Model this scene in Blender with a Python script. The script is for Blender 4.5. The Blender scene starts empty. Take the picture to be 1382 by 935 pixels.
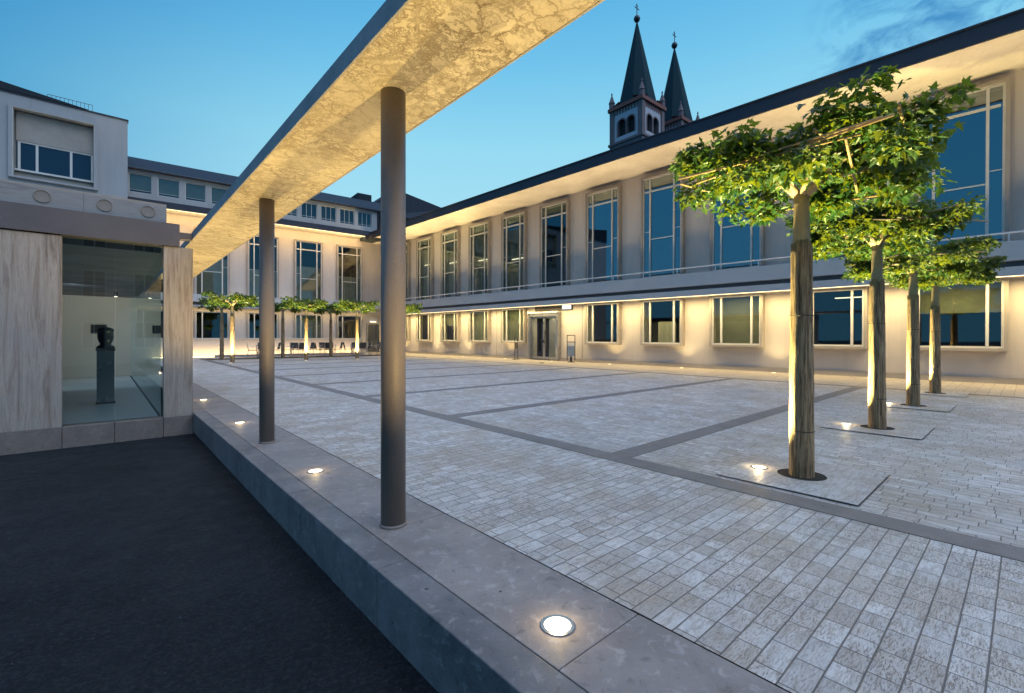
import bpy, math, random
from mathutils import Vector, Matrix
random.seed(7)
sc = bpy.context.scene
col = sc.collection
R = math.radians

# ------------------------------------------------------------------ helpers
class MB:
    """collects shapes into one mesh"""
    def __init__(s): s.v = []; s.f = []
    def poly(s, pts):
        n = len(s.v); s.v += [tuple(p) for p in pts]; s.f.append(tuple(range(n, n + len(pts)))); return s
    def box(s, x0, x1, y0, y1, z0, z1, ramp=0):
        n = len(s.v)
        for z in (z0, z1):
            for x, y in ((x0, y0), (x1, y0), (x1, y1), (x0, y1)):
                s.v.append((x, y, z + ramp * max(0, y)))
        for q in ((0, 3, 2, 1), (4, 5, 6, 7), (0, 1, 5, 4), (1, 2, 6, 5), (2, 3, 7, 6), (3, 0, 4, 7)):
            s.f.append(tuple(n + i for i in q))
        return s
    def tube(s, p0, p1, r0, r1=None, n=8, cap=True):
        r1 = r0 if r1 is None else r1
        p0, p1 = Vector(p0), Vector(p1); d = (p1 - p0).normalized()
        a = d.orthogonal().normalized(); b = d.cross(a); k = len(s.v)
        for p, r in ((p0, r0), (p1, r1)):
            for i in range(n):
                t = 2 * math.pi * i / n
                s.v.append(tuple(p + (a * math.cos(t) + b * math.sin(t)) * r))
        for i in range(n):
            j = (i + 1) % n; s.f.append((k + i, k + j, k + n + j, k + n + i))
        if cap:
            s.f.append(tuple(k + i for i in reversed(range(n)))); s.f.append(tuple(k + n + i for i in range(n)))
        return s
    def lathe(s, prof, n=24, c=(0, 0), cap=True):
        k = len(s.v)
        for r, z in prof:
            for i in range(n):
                t = 2 * math.pi * i / n; s.v.append((c[0] + r * math.cos(t), c[1] + r * math.sin(t), z))
        m = len(prof)
        for q in range(m - 1):
            for i in range(n):
                j = (i + 1) % n
                s.f.append((k + q * n + i, k + q * n + j, k + (q + 1) * n + j, k + (q + 1) * n + i))
        if cap:
            s.f.append(tuple(k + i for i in reversed(range(n)))); s.f.append(tuple(k + (m - 1) * n + i for i in range(n)))
        return s
    def build(s, name, mat, parent=None, smooth=False, bevel=0, loc=None):
        me = bpy.data.meshes.new(name); me.from_pydata(s.v, [], s.f); me.update()
        if smooth:
            me.polygons.foreach_set('use_smooth', [True] * len(me.polygons))
        o = bpy.data.objects.new(name, me); col.objects.link(o)
        if mat: me.materials.append(mat)
        if parent: o.parent = parent
        if loc: o.location = loc
        if bevel:
            b = o.modifiers.new('Bevel', 'BEVEL'); b.width = bevel; b.segments = 2; b.limit_method = 'ANGLE'; b.angle_limit = R(40)
        return o

def tag(o, label=None, cat=None, group=None, kind=None):
    if label: o['label'] = label
    if cat: o['category'] = cat
    if group: o['group'] = group
    if kind: o['kind'] = kind
    return o
def empty(name, loc=(0, 0, 0), rot=(0, 0, 0)):
    o = bpy.data.objects.new(name, None); col.objects.link(o); o.location = loc; o.rotation_euler = rot
    o.empty_display_size = 0.2; return o
def copy_tree(o, parent=None):
    c = o.copy(); col.objects.link(c)
    if parent: c.parent = parent
    for ch in list(o.children): copy_tree(ch, c)
    return c
def struct(o): o['kind'] = 'structure'; return o

# ------------------------------------------------------------------ node helpers
class N:
    def __init__(s, name):
        s.m = bpy.data.materials.new(name); s.m.use_nodes = True; s.t = s.m.node_tree; s.t.nodes.clear()
        s.out = s.n('ShaderNodeOutputMaterial')
    def n(s, typ, ins=None, **kw):
        q = s.t.nodes.new(typ)
        for k, v in kw.items(): setattr(q, k, v)
        for k, v in (ins or {}).items(): s.set(q.inputs[k], v)
        return q
    def set(s, sock, v):
        if isinstance(v, bpy.types.NodeSocket): s.t.links.new(v, sock)
        elif isinstance(v, bpy.types.Node): s.t.links.new(v.outputs[0], sock)
        else:
            if isinstance(v, tuple) and len(v) == 3 and sock.type == 'RGBA': v = (*v, 1)
            sock.default_value = v
    def math(s, op, a, b=0.0, c=0.0, clamp=False):
        q = s.n('ShaderNodeMath', operation=op, use_clamp=clamp); s.set(q.inputs[0], a); s.set(q.inputs[1], b); s.set(q.inputs[2], c); return q.outputs[0]
    def obj(s): return s.n('ShaderNodeTexCoord').outputs['Object']
    def geo(s): return s.n('ShaderNodeNewGeometry').outputs['Position']
    def map(s, vec, scale=(1, 1, 1), loc=(0, 0, 0)):
        q = s.n('ShaderNodeMapping'); s.set(q.inputs[0], vec); q.inputs['Scale'].default_value = scale; q.inputs['Location'].default_value = loc; return q.outputs[0]
    def noise(s, vec, scale, detail=4, rough=.6, dist=0):
        q = s.n('ShaderNodeTexNoise', {'Scale': scale, 'Detail': detail, 'Roughness': rough, 'Distortion': dist}); s.set(q.inputs['Vector'], vec); return q.outputs[0]
    def rng(s, v, a, b, c=0., d=1., smooth=False):
        q = s.n('ShaderNodeMapRange', {1: a, 2: b, 3: c, 4: d}); s.set(q.inputs[0], v)
        if smooth: q.interpolation_type = 'SMOOTHSTEP'
        return q.outputs[0]
    def mix(s, f, a, b, mode='MIX'):
        q = s.n('ShaderNodeMix', data_type='RGBA', blend_type=mode); s.set(q.inputs[0], f); s.set(q.inputs[6], a); s.set(q.inputs[7], b); return q.outputs[2]
    def ramp(s, v, stops):
        q = s.n('ShaderNodeValToRGB'); s.set(q.inputs[0], v); e = q.color_ramp.elements
        while len(e) < len(stops): e.new(.5)
        for i, (p, c) in enumerate(stops): e[i].position = p; e[i].color = (*c, 1)
        return q.outputs[0]
    def bump(s, h, strength=.3, dist=.01):
        q = s.n('ShaderNodeBump', {'Strength': strength, 'Distance': dist}); s.set(q.inputs['Height'], h); return q.outputs[0]
    def prin(s, base, rough=.7, normal=None, **kw):
        q = s.n('ShaderNodeBsdfPrincipled'); s.set(q.inputs['Base Color'], base); s.set(q.inputs['Roughness'], rough)
        if normal is not None: s.set(q.inputs['Normal'], normal)
        for k, v in kw.items(): s.set(q.inputs[k.replace('_', ' ')], v)
        return q.outputs[0]
    def done(s, sh): s.t.links.new(sh, s.out.inputs[0]); return s.m

def mottled(name, a, b, scale=3., rough=.75, fine=60., bump=.15, dist=.004, metallic=0., streak=(1, 1, 1), spec=.5):
    q = N(name); p = q.map(q.obj(), streak); n1 = q.noise(p, scale, 5, .6); n2 = q.noise(p, fine, 3, .6)
    c = q.mix(q.rng(n1, .3, .7), a, b); c = q.mix(q.rng(n2, .3, .75, 0, .35), c, tuple(x * .6 for x in a))
    return q.done(q.prin(c, q.rng(n1, .3, .7, rough - .08, min(1, rough + .08)), q.bump(n2, bump, dist), Metallic=metallic, Specular_IOR_Level=spec))
def emit(name, c, st):
    q = N(name); e = q.n('ShaderNodeEmission', {'Color': (*c, 1), 'Strength': st}); return q.done(e.outputs[0])

def glass(name, tint=(.55, .6, .58), refl=.12, col2=(1, 1, 1)):
    q = N(name)
    bf = q.n('ShaderNodeNewGeometry').outputs['Backfacing']
    fr = q.n('ShaderNodeFresnel', {'IOR': q.math('MULTIPLY_ADD', bf, -.8333, 1.5)}).outputs[0]
    wob = q.noise(q.geo(), .55, 1, .4); nb = q.bump(wob, .05, .05)
    f = q.math('ADD', q.math('MULTIPLY', fr, 1 - refl * .5), refl, clamp=True)
    t = q.n('ShaderNodeBsdfTransparent', {'Color': (*tint, 1)}).outputs[0]
    g = q.n('ShaderNodeBsdfGlossy', {'Color': (*col2, 1), 'Roughness': .015}); q.set(g.inputs['Normal'], nb)
    m = q.n('ShaderNodeMixShader'); q.set(m.inputs[0], f); q.set(m.inputs[1], t); q.set(m.inputs[2], g.outputs[0])
    return q.done(m.outputs[0])

def pavers(name, along='X', w=.105, L=.26, lo=(.24, .225, .215), hi=(.56, .545, .53), joint=.004):
    q = N(name); pos = q.geo()
    sp = q.n('ShaderNodeSeparateXYZ'); q.set(sp.inputs[0], pos)
    sx, sy = (sp.outputs[0], sp.outputs[1]) if along == 'X' else (sp.outputs[1], sp.outputs[0])
    wob = q.math('MULTIPLY', q.math('SUBTRACT', q.noise(pos, 6, 2), .5), .004)
    sy = q.math('ADD', sy, wob)
    v = q.math('DIVIDE', sy, w); r = q.math('FLOOR', v); fr = q.math('FRACT', v)
    wn = q.n('ShaderNodeTexWhiteNoise', noise_dimensions='1D'); q.set(wn.inputs['W'], r)
    wn2 = q.n('ShaderNodeTexWhiteNoise', noise_dimensions='1D'); q.set(wn2.inputs['W'], q.math('ADD', r, 311.7))
    ln = q.math('MULTIPLY', q.math('MULTIPLY_ADD', wn2.outputs[0], .55, .75), L)
    u = q.math('ADD', q.math('DIVIDE', sx, ln), q.math('MULTIPLY', wn.outputs[0], 17.3)); c = q.math('FLOOR', u); fu = q.math('FRACT', u)
    d1 = q.math('MULTIPLY', q.math('MINIMUM', fr, q.math('SUBTRACT', 1., fr)), w)
    d2 = q.math('MULTIPLY', q.math('MINIMUM', fu, q.math('SUBTRACT', 1., fu)), ln)
    d = q.math('MINIMUM', d1, q.math('ADD', d2, .0003))
    j = q.rng(d, joint * .45, joint * 1.15, 0, 1, True)
    cv = q.n('ShaderNodeCombineXYZ'); q.set(cv.inputs[0], r); q.set(cv.inputs[1], c)
    rn = q.n('ShaderNodeTexWhiteNoise', noise_dimensions='2D'); q.set(rn.inputs['Vector'], cv.outputs[0])
    sc3 = q.n('ShaderNodeVectorMath', operation='MULTIPLY_ADD'); q.set(sc3.inputs[0], rn.outputs['Color']); sc3.inputs[1].default_value = (9, 9, 9); q.set(sc3.inputs[2], pos)
    tone = q.math('ADD', q.math('MULTIPLY', rn.outputs['Value'], .42), q.math('MULTIPLY', q.noise(pos, .9, 3), .58))
    base = q.mix(q.rng(tone, .2, .78), lo, hi)
    tint = q.n('ShaderNodeSeparateColor'); q.set(tint.inputs[0], rn.outputs['Color'])
    base = q.mix(q.math('MULTIPLY', q.math('POWER', tint.outputs[2], 3.), .5), base, (.40, .33, .26))
    st = (2., 9., 5.) if along == 'X' else (9., 2., 5.)
    cloud = q.noise(q.map(sc3.outputs[0], st), 3.2, 6, .68)
    base = q.mix(q.rng(cloud, .46, .64, 0, .6), base, (.30, .24, .18))
    pit = q.noise(q.map(sc3.outputs[0], st), 17, 5, .78)
    pits = q.rng(pit, .515, .59, 0, 1)
    patch = q.rng(q.noise(pos, 2.2, 4), .4, .6, .2, 1.)
    base = q.mix(q.math('MULTIPLY', q.math('MULTIPLY', pits, patch), .9), base, (.11, .075, .05))
    tan = q.rng(q.noise(pos, 1.1, 5, .7), .46, .64, 0, .7)
    base = q.mix(tan, base, (.42, .335, .25))
    base = q.mix(q.rng(q.noise(pos, .35, 3), .3, .7, .0, .2), base, (.3, .29, .28))
    colr = q.mix(j, (.15, .135, .12), base)
    h = q.math('ADD', q.math('MULTIPLY', j, 1.), q.math('MULTIPLY', pits, -.35)); h = q.math('ADD', h, q.math('MULTIPLY', rn.outputs['Value'], .3))
    h = q.math('ADD', h, q.math('MULTIPLY', cloud, .4))
    return q.done(q.prin(colr, q.rng(cloud, .3, .7, .36, .62), q.bump(h, .6, .006)))

def stone(name, lo, hi, speck=(.4, .38, .35), sc_=1., rough=.6):
    q = N(name); p = q.geo()
    n1 = q.noise(p, 2.2 * sc_, 6, .65); n2 = q.noise(p, 13 * sc_, 5, .7, .6); n3 = q.noise(p, 90 * sc_, 2)
    c = q.mix(q.rng(n1, .32, .68), lo, hi)
    c = q.mix(q.rng(n2, .54, .66, 0, .5), c, speck)
    c = q.mix(q.rng(n2, .42, .3, 0, .6), c, tuple(x * .45 for x in lo))
    vo = q.n('ShaderNodeTexVoronoi', {'Scale': 5.5 * sc_}); q.set(vo.inputs['Vector'], p)
    c = q.mix(q.rng(vo.outputs['Distance'], .07, .045, 0, .9), c, tuple(x * .25 for x in lo))
    h = q.math('ADD', n2, q.math('MULTIPLY', n3, .5))
    return q.done(q.prin(c, q.rng(n2, .3, .7, rough - .12, rough + .15), q.bump(h, .35, .006)))

# ------------------------------------------------------------------ materials
M = {}
def asphalt():
    q = N('asphalt'); p = q.geo()
    big = q.noise(p, .75, 6, .72); med = q.noise(p, 4., 6, .75); fine = q.noise(p, 38, 6, .85)
    vo = q.n('ShaderNodeTexVoronoi', {'Scale': 48.}); q.set(vo.inputs['Vector'], p)
    v2 = q.n('ShaderNodeTexVoronoi', {'Scale': 7.}); q.set(v2.inputs['Vector'], p)
    c = q.mix(q.rng(big, .3, .7), (.003, .005, .007), (.0125, .018, .0225))
    c = q.mix(q.rng(med, .45, .7, 0, .55), c, (.005, .006, .008))
    c = q.mix(q.rng(fine, .5, .66, 0, .8), c, (.04, .048, .054))
    c = q.mix(q.rng(vo.outputs['Distance'], .2, .12, 0, .5), c, (.075, .08, .085))
    c = q.mix(q.rng(v2.outputs['Distance'], .035, .02, 0, .8), c, (.22, .22, .22))
    return q.done(q.prin(c, q.rng(med, .3, .7, .5, .8), q.bump(q.math('ADD', fine, q.math('MULTIPLY', vo.outputs['Distance'], .8)), 1., .012), Specular_IOR_Level=.22))
M['asphalt'] = asphalt()
M['pave_x'] = pavers('travertine_setts', 'X', .105, .165, (.50, .475, .45), (.77, .735, .69))
M['pave_y'] = pavers('travertine_setts_turned', 'Y', .105, .175, (.50, .475, .45), (.77, .735, .69))
M['pave_wall'] = pavers('sandstone_setts', 'X', .21, .62, (.40, .36, .31), (.56, .51, .44), .005)
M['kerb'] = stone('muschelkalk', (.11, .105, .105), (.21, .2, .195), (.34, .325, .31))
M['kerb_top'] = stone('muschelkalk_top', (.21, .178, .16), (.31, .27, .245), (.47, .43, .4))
M['band'] = stone('paving_band', (.16, .138, .122), (.22, .195, .175), (.28, .255, .235), 1.5)
M['slab'] = pavers('tree_slab_travertine', 'X', 2.9, 3.1, (.6, .59, .58), (.72, .71, .7))
M['joint'] = mottled('joint_sand', (.03, .028, .026), (.05, .045, .04))
def stucco(name, a, b):
    q = N(name); p = q.obj(); g = q.geo()
    n1 = q.noise(q.map(p, (.5, .5, .16)), 1.6, 5, .6); n2 = q.noise(g, 85, 3); n3 = q.noise(q.map(p, (2.2, 2.2, .12)), 2., 4, .6)
    c = q.mix(q.rng(n1, .3, .7), a, b); c = q.mix(q.rng(n3, .55, .75, 0, .28), c, tuple(x * .62 for x in a))
    return q.done(q.prin(c, .85, q.bump(n2, .25, .004)))
M['wall'] = stucco('beige_render', (.54, .48, .43), (.62, .56, .51))
M['white'] = stucco('white_render', (.33, .33, .335), (.39, .39, .39))
M['soffit'] = (lambda q: (lambda p: q.done(q.prin(q.mix(q.rng(q.noise(p, 7, 6, .7, .8), .55, .75, 0, .45), q.mix(q.rng(q.noise(p, .7, 4), .35, .65), (.5, .45, .38), (.62, .57, .49)), (.25, .2, .14)), .85)))(q.geo()))(N('soffit_plaster'))
M['ledge'] = mottled('painted_concrete', (.56, .54, .53), (.64, .62, .6), 1.2, .8, 70, .15)
M['fascia'] = mottled('dark_sheet_metal', (.035, .036, .05), (.05, .05, .065), 1.5, .45, 40, .05, metallic=.3)
M['slate'] = mottled('dark_roof_sheet', (.018, .026, .036), (.032, .042, .055), 1.2, .75, 30, .2, streak=(3, 1, 1), spec=.2)
M['casing'] = mottled('casing_stone', (.34, .3, .26), (.42, .375, .33), 2., .7, 60, .15)
M['frame'] = mottled('cream_window_frame', (.62, .6, .56), (.7, .68, .63), 2., .45, 40, .04)
M['steel'] = mottled('brushed_steel', (.42, .42, .43), (.52, .52, .53), 4., .32, 90, .03, metallic=.9)
M['rail'] = mottled('painted_rail', (.76, .76, .76), (.82, .82, .82), 4., .4, 60, .03)
M['darkmetal'] = mottled('dark_bronze_metal', (.06, .055, .055), (.085, .08, .078), 3., .45, 60, .05, metallic=.5)
M['column'] = mottled('bronze_painted_steel', (.21, .172, .148), (.25, .208, .18), 2.5, .52, 70, .05)
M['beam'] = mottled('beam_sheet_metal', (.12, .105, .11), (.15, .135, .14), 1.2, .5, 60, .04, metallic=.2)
M['glass'] = glass('coated_window_glass', (.34, .37, .38), .27, (.62, .76, .86))
M['glass_far'] = glass('curtained_window_glass', (.55, .6, .55), .07, (.6, .85, 1.))
M['glass_dark'] = (lambda q: q.done(q.prin((.012, .03, .06), .06)))(N('dark_glass'))
M['glass_low'] = glass('clear_window_glass', (.62, .66, .6), .06)
M['glass_show'] = glass('showcase_glass', (.66, .78, .8), .07)
M['glass_side'] = glass('showcase_side_glass', (.72, .86, .9), .1, (.9, 1., 1.))
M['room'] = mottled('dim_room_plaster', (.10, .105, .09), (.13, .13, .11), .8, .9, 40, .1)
M['blind'] = mottled('roller_blind_fabric', (.26, .27, .24), (.34, .35, .3), 3., .9, 120, .1)
M['curtain'] = mottled('pale_curtain', (.55, .53, .45), (.7, .67, .58), 3., .9, 40, .2, streak=(14, 1, .5))
M['led'] = emit('led_strip', (1., .72, .36), 5.)
M['lens'] = emit('spot_lens', (1., .86, .58), 7.)
M['lens_far'] = emit('far_lens', (1., .8, .45), 6.)
M['tube'] = emit('fluorescent_tube', (1., .9, .62), 2.2)
M['lampbox'] = emit('lit_sign_box', (.8, .95, 1.), 2.2)
def trav():
    q = N('travertine_panel'); p = q.geo()
    n1 = q.noise(q.map(p, (7, 7, .4)), 1.8, 8, .75, .8); n2 = q.noise(q.map(p, (34, 34, 3.2)), 2.2, 6, .78); n3 = q.noise(p, 1.4, 4)
    c = q.ramp(n1, [(.3, (.16, .118, .09)), (.44, (.32, .26, .21)), (.55, (.44, .38, .32)), (.7, (.25, .195, .155))])
    c = q.mix(q.rng(n2, .56, .7, 0, .7), c, (.16, .12, .10)); c = q.mix(q.rng(n3, .45, .7, 0, .5), c, (.36, .33, .3))
    return q.done(q.prin(c, .6, q.bump(n2, -.4, .006)))
M['trav'] = trav()
M['trav_h'] = (lambda q: (lambda p: (lambda n1, n2: q.done(q.prin(q.mix(q.rng(n2, .56, .7, 0, .6), q.ramp(n1, [(.3, (.2, .18, .165)), (.5, (.33, .31, .29)), (.7, (.26, .235, .215))]), (.2, .16, .14)), .65, q.bump(n2, -.3, .005))))(
    q.noise(q.map(p, (1., 1., 9)), 1.8, 6, .68, .5), q.noise(q.map(p, (4, 4, 22)), 2., 5, .7)))(q.geo()))(N('travertine_parapet'))
M['plinth'] = stone('plinth_stone', (.17, .14, .12), (.24, .205, .18), (.3, .27, .24), 1.6)
M['disc'] = mottled('porthole_stone', (.28, .24, .2), (.36, .31, .26), 6., .8, 50, .3)
def concrete():
    q = N('stained_concrete'); p = q.geo()
    big = q.noise(p, .9, 4, .6); mid = q.noise(p, 4.5, 5, .7, .8)
    base = q.mix(q.rng(big, .3, .7), (.48, .42, .31), (.64, .575, .43)); base = q.mix(q.rng(mid, .45, .75, 0, .5), base, (.4, .33, .2))
    wv = q.n('ShaderNodeTexNoise', {'Scale': 3.2, 'Detail': 5., 'Roughness': .7}); q.set(wv.inputs['Vector'], p)
    dis = q.n('ShaderNodeVectorMath', operation='MULTIPLY_ADD'); q.set(dis.inputs[0], wv.outputs['Color']); dis.inputs[1].default_value = (.42, .42, .42); q.set(dis.inputs[2], p)
    def veins(scale, wd):
        vo = q.n('ShaderNodeTexVoronoi', {'Scale': scale}, feature='DISTANCE_TO_EDGE'); q.set(vo.inputs['Vector'], dis.outputs[0])
        return q.rng(vo.outputs['Distance'], 0., wd, 1., 0.)
    m1 = q.rng(q.noise(p, 1.25, 4, .65), .36, .6, 0, 1); m2 = q.rng(q.noise(q.map(p, loc=(5, 3, 1)), 2.1, 3), .38, .62, 0, 1)
    v1 = q.math('MULTIPLY', veins(4.5, .075), m1); v2 = q.math('MULTIPLY', veins(10., .11), m2)
    rid = q.rng(q.math('ABSOLUTE', q.math('SUBTRACT', q.noise(dis.outputs[0], 5.5, 6, .7), .5)), 0, .045, 1, 0)
    v3 = q.math('MULTIPLY', rid, q.rng(q.noise(p, 1.1, 3), .4, .62, 0, .9))
    v = q.math('MAXIMUM', q.math('MAXIMUM', v1, q.math('MULTIPLY', v2, .75)), v3)
    c = q.mix(q.math('MULTIPLY', v, .88), base, (.10, .062, .022))
    blot = q.rng(q.noise(p, 26, 3, .7), .66, .74, 0, .6)
    c = q.mix(q.math('MULTIPLY', blot, m1), c, (.09, .06, .03))
    return q.done(q.prin(c, .8, q.bump(mid, .2, .006)))
M['concrete'] = concrete()
M['fascia_conc'] = stone('canopy_edge_concrete', (.26, .27, .28), (.36, .365, .37), (.43, .43, .43), 1.3, .8)
def bark():
    q = N('bark_mat_wrap'); p = q.obj()
    n1 = q.noise(q.map(p, (1, 1, .06)), 55, 4, .7, .4); n2 = q.noise(q.map(p, (1, 1, .25)), 9, 4)
    c = q.ramp(n1, [(.36, (.045, .027, .013)), (.48, (.27, .178, .092)), (.62, (.47, .335, .19))])
    c = q.mix(q.rng(n2, .4, .7, 0, .5), c, (.26, .165, .085))
    return q.done(q.prin(c, .85, q.bump(n1, 1., .03)))
M['wrap'] = bark()
M['bark'] = mottled('smooth_bark', (.3, .23, .14), (.42, .34, .22), 9., .8, 60, .4, .008, streak=(1, 1, .4))
M['cane'] = mottled('bamboo_cane', (.27, .19, .09), (.36, .27, .14), 9., .6, 60, .2)
M['tie'] = mottled('tie_band', (.03, .025, .02), (.05, .04, .03), 9.)
M['pit'] = mottled('dark_soil', (.02, .016, .013), (.035, .028, .022), 9., .95, 60, .8, .02)
def leaf():
    q = N('plane_leaf')
    ri = q.n('ShaderNodeNewGeometry').outputs['Random Per Island']
    c = q.ramp(ri, [(0., (.012, .06, .014)), (.45, (.024, .095, .015)), (.8, (.045, .13, .016)), (1., (.085, .17, .02))])
    n = q.noise(q.geo(), 3., 2); c = q.mix(q.rng(n, .35, .65, 0, .45), c, (.01, .055, .022))
    a = q.prin(c, .42); t = q.n('ShaderNodeBsdfTranslucent'); q.set(t.inputs[0], q.mix(.7, c, (.25, .28, .012)))
    m = q.n('ShaderNodeMixShader', {0: .45}); q.set(m.inputs[1], a); q.set(m.inputs[2], t.outputs[0])
    return q.done(m.outputs[0])
M['leaf'] = leaf()
M['stone_dark'] = mottled('tower_masonry', (.15, .115, .12), (.21, .16, .16), .8, .9, 3., .3, .05)
M['tower_white'] = mottled('tower_plaster', (.44, .42, .46), (.52, .5, .54), .5, .9, 4., .1)
M['tower_red'] = mottled('red_sandstone', (.2, .075, .06), (.27, .11, .085), .6, .85, 4., .2)
M['spire'] = mottled('verdigris_spire', (.011, .036, .047), (.018, .05, .06), .5, .85, 3., .2, .04, streak=(1, 1, .3), spec=.12)
M['tile_red'] = mottled('orange_roof_tile', (.34, .09, .035), (.42, .13, .05), 1., .8, 6., .3)
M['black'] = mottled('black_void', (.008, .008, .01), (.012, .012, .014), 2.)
M['bronze'] = mottled('dark_bronze', (.03, .034, .04), (.06, .066, .074), 6., .42, 60, .2, metallic=.6)
M['pedestal'] = mottled('dark_glass_pedestal', (.15, .19, .2), (.2, .245, .26), 3., .25, 60, .05, metallic=.2)
M['showfloor'] = mottled('showroom_floor', (.34, .39, .41), (.42, .47, .49), 1.5, .4, 60, .05)
M['showwall'] = mottled('showroom_wall', (.5, .47, .42), (.56, .53, .48), 1., .85, 60, .1)
M['fabric'] = mottled('grey_mesh_fabric', (.07, .065, .06), (.1, .09, .085), 8., .8, 90, .2)
M['tabletop'] = mottled('table_laminate', (.1, .095, .09), (.14, .13, .12), 6., .5, 60, .05)

# ------------------------------------------------------------------ frames of reference
RAMP = .005
def zg(y): return RAMP * max(0., y)
SR = -.04; nR = math.hypot(1, SR)
PR0 = Vector((19.4, 0, 0.02)); DR = Vector((SR / nR, 1 / nR, 0)); NR = Vector((-1 / nR, SR / nR, 0))
def PR(k, off=0, z=0): return PR0 + DR * k + NR * off + Vector((0, 0, z + RAMP * k))
CB = Vector((17.955, 36.121, 0)); SB = .07; nB = math.hypot(1, SB)
DB = Vector((-1 / nB, SB / nB, 0)); NB = Vector((-SB / nB, -1 / nB, 0))
def PB(k, off=0, z=0): return CB + DB * k + NB * off + Vector((0, 0, z))

# ------------------------------------------------------------------ ground
struct(MB().poly([(-400, -400, -.31), (400, -400, -.31), (400, 400, -.31), (-400, 400, -.31)]).build('ground', M['asphalt']))
def sheet(mb, x0, x1, y0, y1, dz):
    ys = [y0] + ([0.] if y0 < 0 < y1 else []) + [y1]
    for a, b in zip(ys[:-1], ys[1:]):
        mb.poly([(x0, a, zg(a) + dz), (x1, a, zg(a) + dz), (x1, b, zg(b) + dz), (x0, b, zg(b) + dz)])
    return mb
YB = 37.2
struct(sheet(MB(), 1.86, 19.9, -14, YB, -.02).build('plaza_bed', M['joint']))
struct(sheet(MB(), 1.886, 4.0, -14, 31, 0).build('paving_near', M['pave_x']))
struct(sheet(MB(), -12, 1.1, 21.3, YB, .006).build('paving_behind_pavilion', M['pave_y']))
pan = MB()
CROSS = [-.3 + 3.28 * i for i in range(-4, 10)]
for i in range(len(CROSS) - 1):
    sheet(pan, 4.26, 14.95, CROSS[i] + .13, CROSS[i + 1] - .13 + .0, 0)
# tree slabs are let into the panel between Y -.3 and 2.98: cut that panel round them
struct(pan.build('paving_panels', M['pave_y']))
struct(sheet(MB(), 15.2, 19.6, -14, YB, 0).build('paving_by_wall', M['pave_wall']))
struct(sheet(MB(), 1.886, 15.2, 31.0, YB, .0).build('paving_terrace', M['pave_wall']))
bd = MB(); sheet(bd, 4.0, 4.26, -14, 30.2, .004); sheet(bd, 14.95, 15.2, -14, 31, .004)
for y in CROSS: sheet(bd, 4.262, 14.948, y - .13, y + .13, .004)
struct(bd.build('paving_band', M['band']))

# raised kerb with its walkway
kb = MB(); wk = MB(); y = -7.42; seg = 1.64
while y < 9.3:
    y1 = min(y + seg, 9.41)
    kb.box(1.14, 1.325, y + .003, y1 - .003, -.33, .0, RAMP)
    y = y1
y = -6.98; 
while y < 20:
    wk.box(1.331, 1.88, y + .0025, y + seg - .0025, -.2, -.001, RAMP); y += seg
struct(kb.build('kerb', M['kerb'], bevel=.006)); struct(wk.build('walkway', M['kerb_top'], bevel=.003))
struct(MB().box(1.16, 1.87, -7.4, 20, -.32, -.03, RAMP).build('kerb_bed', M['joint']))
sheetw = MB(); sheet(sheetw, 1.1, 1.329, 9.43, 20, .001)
struct(sheetw.build('walkway_edge', M['kerb_top']))

# ------------------------------------------------------------------ light helpers
def spot(loc, target, watts, ang, colr=(1, .72, .34), radius=.05, blend=.6):
    l = bpy.data.lights.new('spot_lamp', 'SPOT'); l.energy = watts; l.color = colr; l.spot_size = R(ang); l.spot_blend = blend; l.shadow_soft_size = radius
    o = bpy.data.objects.new('spot_lamp', l); col.objects.link(o); o.location = loc
    o.rotation_euler = (Vector(target) - Vector(loc)).to_track_quat('-Z', 'Y').to_euler(); return o
def spill(x, y, watts):
    l = bpy.data.lights.new('lens_spill', 'POINT'); l.energy = watts; l.color = (1, .74, .36); l.shadow_soft_size = .03
    o = bpy.data.objects.new('lens_spill', l); col.objects.link(o); o.location = (x, y, zg(y) + .06)
def strip(p0, p1, width, direction, watts, colr=(1, .74, .38), spread=160):
    p0, p1 = Vector(p0), Vector(p1); ln = (p1 - p0).length
    l = bpy.data.lights.new('strip_lamp', 'AREA'); l.shape = 'RECTANGLE'; l.size = ln; l.size_y = width; l.energy = watts; l.color = colr; l.spread = R(spread)
    o = bpy.data.objects.new('strip_lamp', l); col.objects.link(o); o.location = (p0 + p1) / 2
    zx = -Vector(direction).normalized(); xx = (p1 - p0).normalized(); yx = zx.cross(xx).normalized(); zx = xx.cross(yx).normalized()
    o.rotation_euler = Matrix((xx, yx, zx)).transposed().to_euler(); return o

# ------------------------------------------------------------------ ground spotlights
def make_spotlight(r, lens):
    t = empty('ground_spotlight')
    MB().lathe([(r * .8, -.01), (r * .8, .0045), (r, .0045), (r, -.01)], 32, cap=False).build('ring', M['steel'], t)
    MB().lathe([(r * .8, -.004), (r * .8, .002)], 32).build('lens', lens, t)
    return t
s0 = make_spotlight(.076, M['lens'])
for i, (y, lab) in enumerate(((1.41, 'large round ground spotlight glowing white on the walkway nearest the front edge of the photo'),
                              (4.57, 'round lit ground spotlight on the walkway between the two tall columns'),
                              (7.85, 'round lit ground spotlight on the walkway just behind the farther column'),
                              (11.16, 'round lit ground spotlight on the walkway beside the glass pavilion pier'))):
    t = s0 if i == 0 else copy_tree(s0)
    t.location = (1.53, y, zg(y)); tag(t, lab, 'spotlight', 'spotlights set in the walkway')
for y in (-1.87, 1.41, 4.57, 7.85, 11.16, 14.4):
    spill(1.53, y, 1.1); spot((1.53, y, zg(y) + .012), (1.53, y + .01, 3), 430, 138, (1, .70, .25), .05, .75)

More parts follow.
